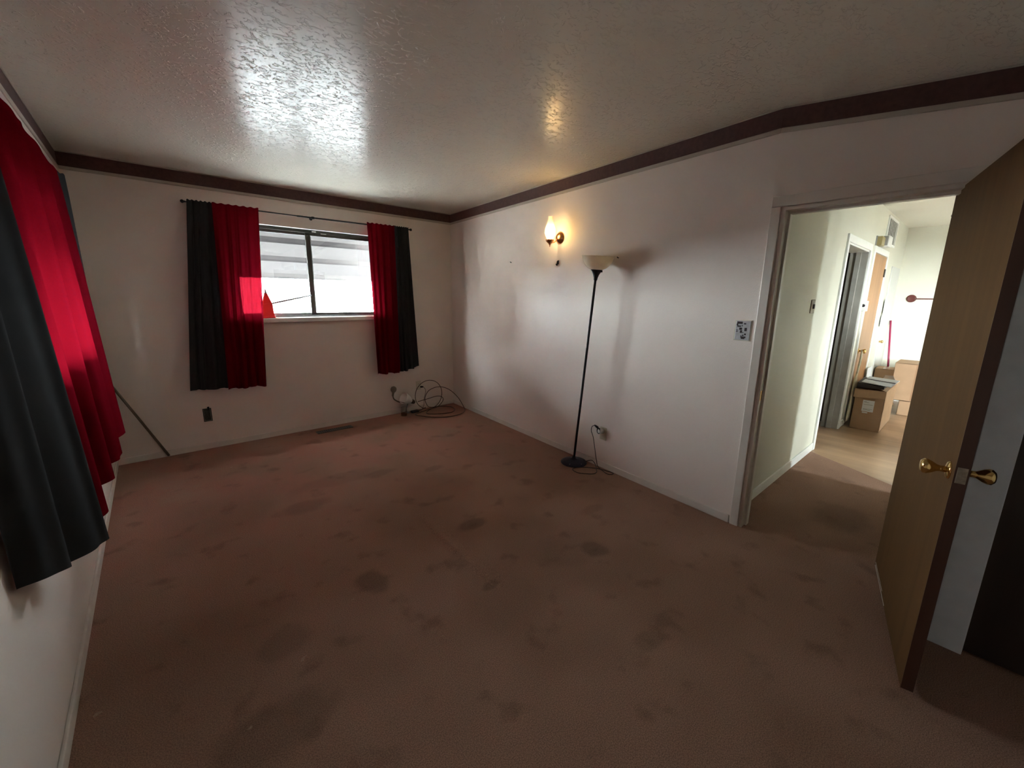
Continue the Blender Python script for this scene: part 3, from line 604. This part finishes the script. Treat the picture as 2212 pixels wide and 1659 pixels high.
single('grey_stick', SILVER, lambda bm: tube(bm, [(-2.073, 0.020, wz0+.142), (-1.70, 0.045, wz0+.224)], 0.0085, 8), 'thin grey stick resting between the red cone and window mullion', 'stick', smooth=True)

# ------------------------------------------------------------------ sconce wall
sc_u = 2.033
sct = thing('wall_sconce', tuple(w1(sc_u, 0, 1.90)), 'lit brass wall sconce with a glass chimney shade', 'wall lamp')
inv = Vector((IN1[0], IN1[1], 0))
part('back_plate', sct, COPPER, lambda bm: lathe(bm, w1(sc_u, 0, 1.953), inv, [(0.053, 0), (0.054, 0.004), (0.046, 0.010), (0.040, 0.020), (0.022, 0.032), (0.010, 0.036)], 30), smooth=True)
part('arm', sct, COPPER, lambda bm: tube(bm, spline([w1(sc_u, 0.03, 1.945), w1(sc_u, 0.06, 1.915), w1(sc_u, 0.095, 1.905), w1(sc_u, 0.12, 1.912)], 6), 0.006, 10), smooth=True)
part('cup', sct, COPPER, lambda bm: lathe(bm, w1(sc_u, 0.12, 1.868), (0, 0, 1), [(0.002, 0), (0.004, 0.004), (0.004, 0.014), (0.010, 0.022), (0.016, 0.030), (0.034, 0.044), (0.038, 0.056), (0.036, 0.060), (0.020, 0.056), (0.012, 0.070), (0.004, 0.075)], 26), smooth=True)
BULB = emit('hot_bulb', (1.0, 0.70, 0.30), 11.0)
bc = w1(sc_u, 0.12, 0)
part('bulb', sct, BULB, lambda bm: lathe(bm, (bc.x, bc.y, 1.942), (0, 0, 1), [(0.008, 0), (0.010, 0.012), (0.019, 0.030), (0.021, 0.044), (0.016, 0.060), (0.006, 0.078), (0.001, 0.084)], 18), smooth=True)
def shade_mat():
    m = bpy.data.materials.new('lit_chimney_glass'); m.use_nodes = True; N, L = nodes(m); N.remove(N['Principled BSDF'])
    t = N.new('ShaderNodeBsdfTransparent'); t.inputs[0].default_value = (1, .96, .9, 1); d = N.new('ShaderNodeBsdfTranslucent'); d.inputs[0].default_value = (.95, .88, .72, 1)
    g = N.new('ShaderNodeBsdfGlossy'); g.inputs['Roughness'].default_value = .05
    a = N.new('ShaderNodeMixShader'); a.inputs[0].default_value = .42; b = N.new('ShaderNodeMixShader'); b.inputs[0].default_value = .05
    L.new(t.outputs[0], a.inputs[1]); L.new(d.outputs[0], a.inputs[2]); L.new(a.outputs[0], b.inputs[1]); L.new(g.outputs[0], b.inputs[2]); L.new(b.outputs[0], N['Material Output'].inputs[0])
    return m
part('shade', sct, shade_mat(), lambda bm: lathe(bm, (bc.x, bc.y, 1.926), (0, 0, 1), [(0.026, 0), (0.028, 0.012), (0.040, 0.036), (0.046, 0.062), (0.044, 0.088), (0.034, 0.122), (0.024, 0.148), (0.021, 0.165), (0.021, 0.192)], 30, cap=False), smooth=True)
ld = bpy.data.lights.new('sconce_bulb_light', 'POINT'); ld.energy = 4.2; ld.color = (1.0, 0.64, 0.24); ld.shadow_soft_size = 0.022
lo = bpy.data.objects.new('sconce_bulb_light', ld); COL.objects.link(lo); lo.parent = sct; lo.location = Vector((bc.x, bc.y, 1.985))-Vector(sct.location)

def hook(u, z, label, big=False):
    def f(bm):
        tube(bm, [w1(u, 0.0, z), w1(u, 0.012, z), w1(u, 0.018, z+.006)] if not big else spline([w1(u, 0.0, z+.015), w1(u, 0.012, z+.012), w1(u, 0.014, z-.004), w1(u, 0.012, z-.018), w1(u, 0.022, z-.02), w1(u, 0.026, z-.008)], 4), 0.0035 if not big else 0.005, 8)
        if big: fbox(bm, w1(u, 0, 0), D1, IN1, -.007, .007, 0, .004, z-.012, z+.022)
    single('wall_hook', BLACKM, f, label, 'hook', 'small hooks on the sconce wall')
hook(1.308, 1.785, 'tiny nail on the wall left of the lit sconce')
hook(2.020, 1.740, 'small black hook on the wall just below the lit sconce', True)
hook(2.70, 1.739, 'tiny black hook on the wall right of the floor lamp shade')

# printed plate beside the doorway
pp = thing('printed_card', tuple(w1(3.685, 0, 1.19)), 'small white card with dark printed pictures beside the doorway', 'card')
part('card', pp, mat('card_stock', (0.40, 0.40, 0.41), 0.45, 0.5, var=0.12, vscale=30), lambda bm: fbox(bm, (0, 0), D1, IN1, 3.640, 3.728, 0.0, 0.006, 1.193, 1.310), bevel=0.004)
part('card_back', pp, IVORY, lambda bm: fbox(bm, (0, 0), D1, IN1, 3.632, 3.734, 0.0, 0.003, 1.188, 1.314), bevel=0.002)
for (a, b, c, d) in ((3.648, 3.680, 1.290, 1.304), (3.646, 3.655, 1.280, 1.292), (3.650, 3.672, 1.272, 1.280), (3.676, 3.682, 1.276, 1.283), (3.664, 3.680, 1.254, 1.268), (3.670, 3.682, 1.236, 1.252), (3.645, 3.658, 1.250, 1.254), (3.645, 3.658, 1.242, 1.246), (3.694, 3.708, 1.248, 1.268), (3.684, 3.690, 1.236, 1.241), (3.696, 3.706, 1.224, 1.234), (3.676, 3.681, 1.216, 1.222), (3.684, 3.694, 1.218, 1.226), (3.676, 3.706, 1.206, 1.216), (3.680, 3.700, 1.200, 1.206), (3.688, 3.700, 1.288, 1.296)):
    part('printed_mark', pp, INK, lambda bm: fbox(bm, (0, 0), D1, IN1, a, b, 0.0055, 0.0066, c, d))

# outlet + adapter + lamp cord
ou = outlet('wall_outlet', (0, 0), D1, IN1, 2.655, 0.305, 'ivory wall outlet with the lamp cord plugged in')
ad = part('adapter', ou, WHITEP, lambda bm: lathe(bm, w1(2.648, 0.006, 0.328), inv+Vector((0, 0.25, 0)), [(0.018, 0), (0.024, 0.003), (0.024, 0.034), (0.017, 0.038)], 20), smooth=True)
part('ring', ad, BLACKM, lambda bm: lathe(bm, w1(2.636, 0.030, 0.329), inv+Vector((0, 0.25, 0)), [(0.024, 0), (0.026, 0.002), (0.026, 0.011), (0.017, 0.012), (0.017, 0.010)], 20), smooth=True)

# ------------------------------------------------------------------ floor lamp
LB = Vector((-0.326, -2.431, 0.0))
fl = thing('floor_lamp', LB, 'black torchiere floor lamp with an unlit alabaster bowl', 'floor lamp')
part('base', fl, NAVYM, lambda bm: lathe(bm, LB+V(0, 0, .001), (0, 0, 1), [(0.112, 0), (0.115, 0.006), (0.112, 0.014), (0.085, 0.026), (0.040, 0.036), (0.018, 0.042), (0.012, 0.060)], 36), smooth=True)
TOP = LB+Vector((D1[0]*.150, D1[1]*.150, 1.64)); axl = (TOP-(LB+V(0, 0, .04))).normalized()
part('pole', fl, BLACKM, lambda bm: tube(bm, [LB+V(0, 0, .03)+axl*d for d in (0, .5, .502, .506, .508, 1.0, 1.002, 1.006, 1.008, 1.56)], [.0098, .0098, .011, .011, .0098, .0098, .011, .011, .0098, .0098], 12), smooth=True)
fb = LB+V(0, 0, .03)+axl*1.545
part('funnel', fl, BLACKM, lambda bm: lathe(bm, fb, axl, [(0.012, 0), (0.014, 0.004), (0.016, 0.020), (0.024, 0.045), (0.036, 0.066), (0.044, 0.076), (0.044, 0.080), (0.030, 0.082)], 26), smooth=True)
part('switch_knob', fl, BLACKM, lambda bm: lathe(bm, fb+axl*.066+Vector((D1[0]*.034, D1[1]*.034, 0)), (D1[0], D1[1], 0), [(0.004, 0), (0.004, 0.014), (0.008, 0.015), (0.008, 0.022)], 10))
part('bowl', fl, ALAB, lambda bm: lathe(bm, fb+axl*.080, axl, [(0.018, 0.0), (0.045, 0.002), (0.075, 0.016), (0.098, 0.040), (0.112, 0.068), (0.121, 0.100), (0.124, 0.103), (0.118, 0.102), (0.108, 0.070), (0.094, 0.044), (0.072, 0.021), (0.045, 0.008), (0.018, 0.006)], 40, cap=False), smooth=True)
for a in (200, 262):
    q = LB+Vector((0.098*math.cos(math.radians(a)), 0.098*math.sin(math.radians(a)), 0.020))
    part('screw', fl, SILVER, lambda bm: lathe(bm, q, (0, 0, 1), [(0.004, 0), (0.004, 0.003), (0.001, 0.004)], 8))
cord = [(-0.245, -2.50, .014), (-0.215, -2.545, .030), (-0.235, -2.60, .012), (-0.30, -2.66, .006), (-0.345, -2.695, .005), (-0.40, -2.69, .005), (-0.47, -2.60, .005), (-0.445, -2.52, .005), (-0.36, -2.545, .005), (-0.285, -2.63, .005), (-0.258, -2.71, .005), (-0.25, -2.795, .005), (-0.285, -2.80, .005), (-0.30, -2.765, .005), (-0.275, -2.70, .006), (-0.262, -2.645, .02), (-0.262, -2.625, .08), (-0.258, -2.60, .17), (-0.254, -2.575, .26), (-0.252, -2.550, .31), (-0.255, -2.556, .352), (-0.262, -2.59, .372), (-0.268, -2.62, .368)]
part('cord', fl, CORD, lambda bm: tube(bm, spline(cord, 6), 0.0032, 7), smooth=True)
part('plug', fl, BLACKM, lambda bm: lathe(bm, (-0.262, -2.597, .372), (-0.1, -1, -0.35), [(0.004, -.012), (0.007, 0), (0.010, 0.012), (0.010, 0.030), (0.006, 0.034)], 10), smooth=True)

# ------------------------------------------------------------------ hall
def casing(name, x0, x1, zt, label, m=WTRIM, w=0.06):
    t = thing(name, ((x0+x1)/2, HY, 0), label, 'door frame', kind='structure')
    part('casing', t, m, lambda bm: box(bm, x0-w, x0, HY-.016, HY, 0, zt), bevel=0.003)
    part('casing', t, m, lambda bm: box(bm, x1, x1+w, HY-.016, HY, 0, zt), bevel=0.003)
    part('head_casing', t, m, lambda bm: box(bm, x0-w, x1+w, HY-.016, HY, zt, zt+.065), bevel=0.003)
    return t
t = casing('trim_9', HD0, HD1, HDZ, 'white frame of the dark hall doorway')
GJ = mat('shaded_jamb_paint', (0.30, 0.28, 0.245), 0.5, 0.4, var=0.08, vscale=10)  # trim colour darkened to carry the shade on this side of the doorway
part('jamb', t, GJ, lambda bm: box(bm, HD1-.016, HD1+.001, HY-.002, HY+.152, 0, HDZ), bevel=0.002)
part('jamb', t, WTRIM, lambda bm: box(bm, HD0-.001, HD0+.016, HY-.002, HY+.152, 0, HDZ), bevel=0.002)
part('head_jamb', t, WTRIM, lambda bm: box(bm, HD0, HD1, HY-.002, HY+.152, HDZ-.016, HDZ), bevel=0.002)
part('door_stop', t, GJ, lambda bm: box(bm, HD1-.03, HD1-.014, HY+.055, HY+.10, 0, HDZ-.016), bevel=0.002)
casing('trim_10', OD0, OD1, 1.955, 'white frame around the honey oak hall door', w=0.055)
od = thing('door_4', ((OD0+OD1)/2, HY, 0), 'honey oak door closed in the hall wall', 'door', kind='structure')
part('leaf', od, ORANGEW, lambda bm: box(bm, OD0+.003, OD1-.003, HY-.008, HY+.001, 0.012, 1.95), bevel=0.002)
kb = part('door_knob', od, BRASS, lambda bm: lathe(bm, (OD0+.10, HY-.008, 0.87), (0, -1, 0), knob_prof(), 20), smooth=True)
part('rose', kb, BRASS, lambda bm: lathe(bm, (OD0+.10, HY-.008, 0.87), (0, -1, 0), [(0.031, 0), (0.031, 0.002), (0.026, 0.006), (0.012, 0.009)], 20), smooth=True)
for z in (0.22, 1.72):
    part('hinge', od, VENTM, lambda bm: box(bm, OD1-.03, OD1+.012, HY-.020, HY-.008, z, z+.095), bevel=0.002)
# pale grey slab door at the end of the hall wall
pg = thing('door_5', (4.68, HY, 0), 'pale grey slab door beside the hall corner', 'door', kind='structure')
part('leaf', pg, PANELG, lambda bm: box(bm, 4.36, 5.02, HY-.012, HY, 0.01, 1.88), bevel=0.002)
part('latch', pg, BRASS, lambda bm: lathe(bm, (4.41, HY-.012, 0.9), (0, -1, 0), [(0.012, 0), (0.012, 0.01), (0.02, 0.03), (0.012, 0.045)], 12), smooth=True)
single('door_note', PAPER, lambda bm: fbox(bm, (4.30, HY-.014), (1, 0), (0, -1), -.06, .14, 0, 0.002, 1.27, 1.45), 'upper white slip of paper taped by the grey slab door', 'paper', 'paper slips by the slab door')
single('door_note', PAPER, lambda bm: fbox(bm, (4.26, HY-.014), (1, 0), (0, -1), -.06, .08, 0, 0.002, 1.11, 1.255), 'lower white slip of paper taped by the grey slab door', 'paper', 'paper slips by the slab door')
# return-air grille
gr = thing('air_grille', (3.84, HY, 2.10), 'white return air grille above the oak door', 'vent')
part('frame', gr, WTRIM, lambda bm: (box(bm, 3.50, 4.18, HY-.012, HY, 2.375, 2.40), box(bm, 3.50, 4.18, HY-.012, HY, 2.09, 2.115), box(bm, 3.50, 3.53, HY-.012, HY, 2.115, 2.375), box(bm, 4.15, 4.18, HY-.012, HY, 2.115, 2.375)), bevel=0.002)
part('duct', gr, BLACKM, lambda bm: box(bm, 3.53, 4.15, HY-.001, HY+.0005, 2.115, 2.375))
for i in range(6):
    x = 3.56+i*.103
    part('slat', gr, GRILLE, lambda bm: box(bm, x, x+.048, HY-.006, HY-.001, 2.115, 2.375))
ch = thing('door_chime', (3.06, HY, 1.99), 'tan box door chime above the hall doorways', 'chime')
part('housing', ch, TANP, lambda bm: box(bm, 2.99, 3.16, HY-.055, HY, 2.02, 2.115), bevel=0.006)
part('base', ch, GREYP, lambda bm: box(bm, 2.985, 3.165, HY-.012, HY, 2.012, 2.122), bevel=0.002)
al = thing('alarm_box', (3.40, HY, 2.04), 'white alarm box mounted beside the air grille', 'alarm')
part('housing', al, WHITEP, lambda bm: box(bm, 3.30, 3.50, HY-.07, HY, 2.035, 2.15), bevel=0.006)
part('cap', al, GREYP, lambda bm: box(bm, 3.285, 3.302, HY-.062, HY, 2.045, 2.145), bevel=0.004)
sw = thing('light_switch', (0.96, HY, 1.32), 'dull ivory light switch on the hall wall', 'switch')
part('cover_plate', sw, mat('aged_ivory', (0.30, 0.28, 0.22), .5, .4), lambda bm: box(bm, 0.905, 1.005, HY-.008, HY, 1.335, 1.440), bevel=0.012)
part('toggle', sw, GREYP, lambda bm: box(bm, 0.945, 0.965, HY-.02, HY-.006, 1.37, 1.405), bevel=0.003)
th = thing('thermostat', (2.905, HY, 1.33), 'white thermostat box between the two hall doors', 'thermostat')
part('housing', th, WHITEP, lambda bm: box(bm, 2.855, 2.955, HY-.045, HY, 1.325, 1.435), bevel=0.004)
part('dial', th, INK, lambda bm: lathe(bm, (2.857, HY-.018, 1.385), (-1, 0, 0), [(0.010, 0), (0.016, .002), (0.016, .006), (0.006, .008)], 20), smooth=True)
# key rack on the far wall
kr = thing('key_rack', (FX, -3.886, 1.44), 'dark red wooden key-shaped rack on the far hall wall', 'rack')
part('bow', kr, REDW, lambda bm: lathe(bm, (FX, -3.886, 1.476), (-1, 0, 0), [(0.040, 0), (0.052, 0.004), (0.052, 0.014), (0.036, 0.020), (0.030, 0.016), (0.010, 0.018)], 26), smooth=True)
part('shaft', kr, REDW, lambda bm: box(bm, FX-.018, FX, -4.34, -3.935, 1.464, 1.480), bevel=0.004)
part('bit', kr, REDW, lambda bm: (box(bm, FX-.018, FX, -4.20, -4.12, 1.444, 1.466), box(bm, FX-.018, FX, -4.32, -4.22, 1.436, 1.466)), bevel=0.003)
# broom handle in the corner
br = thing('broom', (4.90, -3.86, 0), 'maroon broom handle leaning in the far hall corner', 'broom')
part('handle', br, MAROON, lambda bm: tube(bm, [(4.82, -3.855, 0.22), (4.98, -3.735, 1.165)], 0.012, 10), smooth=True)
part('grip', br, REDW, lambda bm: tube(bm, [(4.80, -3.87, 0.10), (4.83, -3.848, 0.50)], 0.017, 10), smooth=True)
part('bristles', br, CARDD, lambda bm: hexa(bm, [(4.74, -3.96, 0), (4.86, -3.96, 0), (4.86, -3.80, 0), (4.74, -3.80, 0), (4.79, -3.90, .13), (4.82, -3.90, .13), (4.82, -3.85, .13), (4.79, -3.85, .13)]))
# boxes
TAPE = mat('packing_tape', (0.34, 0.20, 0.12), 0.25, 0.5)
def cbox(name, x0, x1, y0, y1, z0, z1, label, group='cardboard boxes in the hall'):
    t = thing(name, ((x0+x1)/2, (y0+y1)/2, z0), label, 'box', group)
    e_ = 0.004
    part('carton', t, CARD, lambda bm: (box(bm, x0, x1, y0, y0+e_, z0, z1), box(bm, x0, x1, y1-e_, y1, z0, z1), box(bm, x0, x0+e_, y0, y1, z0, z1), box(bm, x1-e_, x1, y0, y1, z0, z1), box(bm, x0, x1, y0, y1, z0, z0+e_)))
    return t
nb = cbox('cardboard_box', 2.97, 3.72, -4.045, -3.785, -0.004, 0.462, 'open cardboard box with a white label and papers on top')
part('flap', nb, CARD, lambda bm: hexa(bm, [(2.966, -4.045, .462), (2.966, -3.775, .462), (2.962, -3.775, .462), (2.962, -4.045, .462), (2.944, -4.045, .385), (2.944, -3.775, .365), (2.940, -3.775, .365), (2.940, -4.045, .385)]))
part('flap', nb, CARD, lambda bm: hexa(bm, [(2.98, -4.045, .460), (3.70, -4.045, .460), (3.70, -4.041, .460), (2.98, -4.041, .460), (3.00, -3.93, .50), (3.60, -3.93, .50), (3.60, -3.926, .50), (3.00, -3.926, .50)]))
part('flap', nb, PAPER, lambda bm: hexa(bm, [(3.68, -4.045, .462), (3.72, -3.90, .462), (3.724, -3.90, .462), (3.684, -4.045, .462), (3.52, -4.02, .575), (3.68, -3.93, .55), (3.684, -3.93, .55), (3.524, -4.02, .575)]))
part('flap', nb, CARDD, lambda bm: hexa(bm, [(3.00, -3.775, .462), (3.70, -3.775, .462), (3.70, -3.779, .462), (3.00, -3.779, .462), (3.02, -3.90, .470), (3.66, -3.90, .470), (3.66, -3.904, .470), (3.02, -3.904, .470)]))
lb = part('shipping_label', nb, PAPER, lambda bm: box(bm, 2.9675, 2.9695, -3.965, -3.865, 0.212, 0.342))
for z, a, b in ((.325, -3.90, -3.875), (.315, -3.92, -3.875), (.29, -3.955, -3.875), (.24, -3.955, -3.875), (.228, -3.94, -3.875)):
    part('printed_line', lb, GREYP, lambda bm: box(bm, 2.9668, 2.9676, a, b, z, z+.004))
part('barcode_label', nb, PAPER, lambda bm: box(bm, 2.9675, 2.9695, -3.92, -3.872, 0.192, 0.205))
pf = thing('folder_stack', (3.15, -3.93, .50), 'grey folder on a black binder lying on the open cardboard box', 'folder')
part('binder', pf, INK, lambda bm: hexa(bm, [(2.95, -4.02, .487), (3.42, -4.03, .505), (3.40, -3.78, .505), (2.95, -3.79, .480), (2.95, -4.02, .510), (3.42, -4.03, .525), (3.40, -3.78, .540), (2.95, -3.79, .535)]))
part('folder', pf, mat('grey_folder', (.32, .34, .36), .5, .4), lambda bm: hexa(bm, [(2.97, -4.07, .516), (3.46, -4.09, .528), (3.44, -3.82, .543), (2.96, -3.82, .538), (2.97, -4.07, .522), (3.46, -4.09, .534), (3.44, -3.82, .549), (2.96, -3.82, .544)]))
part('strap', pf, INK, lambda bm: hexa(bm, [(3.20, -4.08, .529), (3.24, -4.08, .530), (3.24, -3.82, .545), (3.20, -3.82, .545), (3.20, -4.08, .532), (3.24, -4.08, .533), (3.24, -3.82, .549), (3.20, -3.82, .549)]))
def shut(t, x0, x1, y0, y1, z):
    part('lid', t, CARD, lambda bm: (box(bm, x0, x1, y0, (y0+y1)/2-.002, z-.004, z+.001), box(bm, x0, x1, (y0+y1)/2+.002, y1, z-.004, z+.001)))
    part('tape', t, TAPE, lambda bm: box(bm, x0, x1, (y0+y1)/2-.025, (y0+y1)/2+.025, z+.0008, z+.002))
b2 = cbox('cardboard_box', 4.15, 4.58, -4.30, -4.06, -0.004, 0.185, 'low cardboard box at the bottom of the far stack'); shut(b2, 4.15, 4.58, -4.30, -4.06, .185)
b3 = cbox('cardboard_box', 4.15, 4.62, -4.40, -3.955, 0.188, 0.665, 'large taped cardboard box on top of the far stack'); shut(b3, 4.15, 4.62, -4.40, -3.955, .665)
part('tape', b3, TAPE, lambda bm: box(bm, 4.1485, 4.150, -4.205, -4.155, .19, .665))
b4 = cbox('cardboard_box', 4.42, 4.72, -3.94, -3.735, -0.004, 0.535, 'tan cardboard box against the hall wall below the broom'); shut(b4, 4.42, 4.72, -3.94, -3.735, .535)
single('paper_sheet', PAPER, lambda bm: fbox(bm, (3.76, -3.745), (1, 0), (0, -1), 0, .30, 0, .003, -.003, .60), 'white sheet standing behind the open cardboard box', 'paper')
# linen bag hung from the oak door knob
lg = thing('linen_bag', (3.06, -3.752, 0.07), 'cream patterned cloth bag hanging on the oak door', 'bag')
def bag(bm):
    n, mz = 14, 10; g = []
    for k in range(mz+1):
        z = 0.62-(0.62-0.07)*k/mz; w = 0.03+0.10*(k/mz)**.6; d = 0.008+0.012*math.sin(math.pi*min(1, k/mz*.9))
        g.append([bm.verts.new((3.06+w*math.cos(2*math.pi*j/n)*(1+.12*math.sin(5*j+k)), -3.752+d*math.sin(2*math.pi*j/n), z)) for j in range(n)])
    for k in range(mz):
        for j in range(n): bm.faces.new((g[k][j], g[k][(j+1) % n], g[k+1][(j+1) % n], g[k+1][j]))
    bm.faces.new(g[0]); bm.faces.new(g[-1][::-1])
part('bag_body', lg, LINEN, bag, smooth=True)
part('strap', lg, LINEN, lambda bm: tube(bm, spline([(3.05, -3.752, .60), (3.08, -3.756, .76), (3.12, -3.752, .88), (3.13, -3.756, .76), (3.08, -3.752, .60)], 5), 0.009, 8), smooth=True)
bk = thing('blocker', (2.1, -5.3, 0), 'low dark bookcase added out of view to shade the hall boxes', 'blocker')  # shelf unit added out of view to shade the box fronts
part('carcass', bk, CLOSETW, lambda bm: (box(bm, 1.80, 1.82, -5.45, -5.15, 0, 1.35), box(bm, 2.38, 2.40, -5.45, -5.15, 0, 1.35), box(bm, 1.82, 2.38, -5.16, -5.15, 0.0, 1.35)))
for z in (0.06, 0.48, 0.90, 1.33):
    part('shelf', bk, CLOSETW, lambda bm: box(bm, 1.82, 2.38, -5.45, -5.16, z, z+.02))
# ceiling disc in the hall
sd_ = thing('smoke_detector', (4.3, -4.22, H), 'round white smoke detector on the hall ceiling', 'detector')
part('housing', sd_, WHITEP, lambda bm: lathe(bm, (4.3, -4.22, H), (0, 0, -1), [(0.065, 0), (0.066, 0.012), (0.052, 0.03), (0.02, 0.034)], 24), smooth=True)
part('vent_ring', sd_, GREYP, lambda bm: lathe(bm, (4.3, -4.22, H-.012), (0, 0, -1), [(0.0668, 0), (0.066, 0.004), (0.06, 0.006)], 24, cap=False), smooth=True)
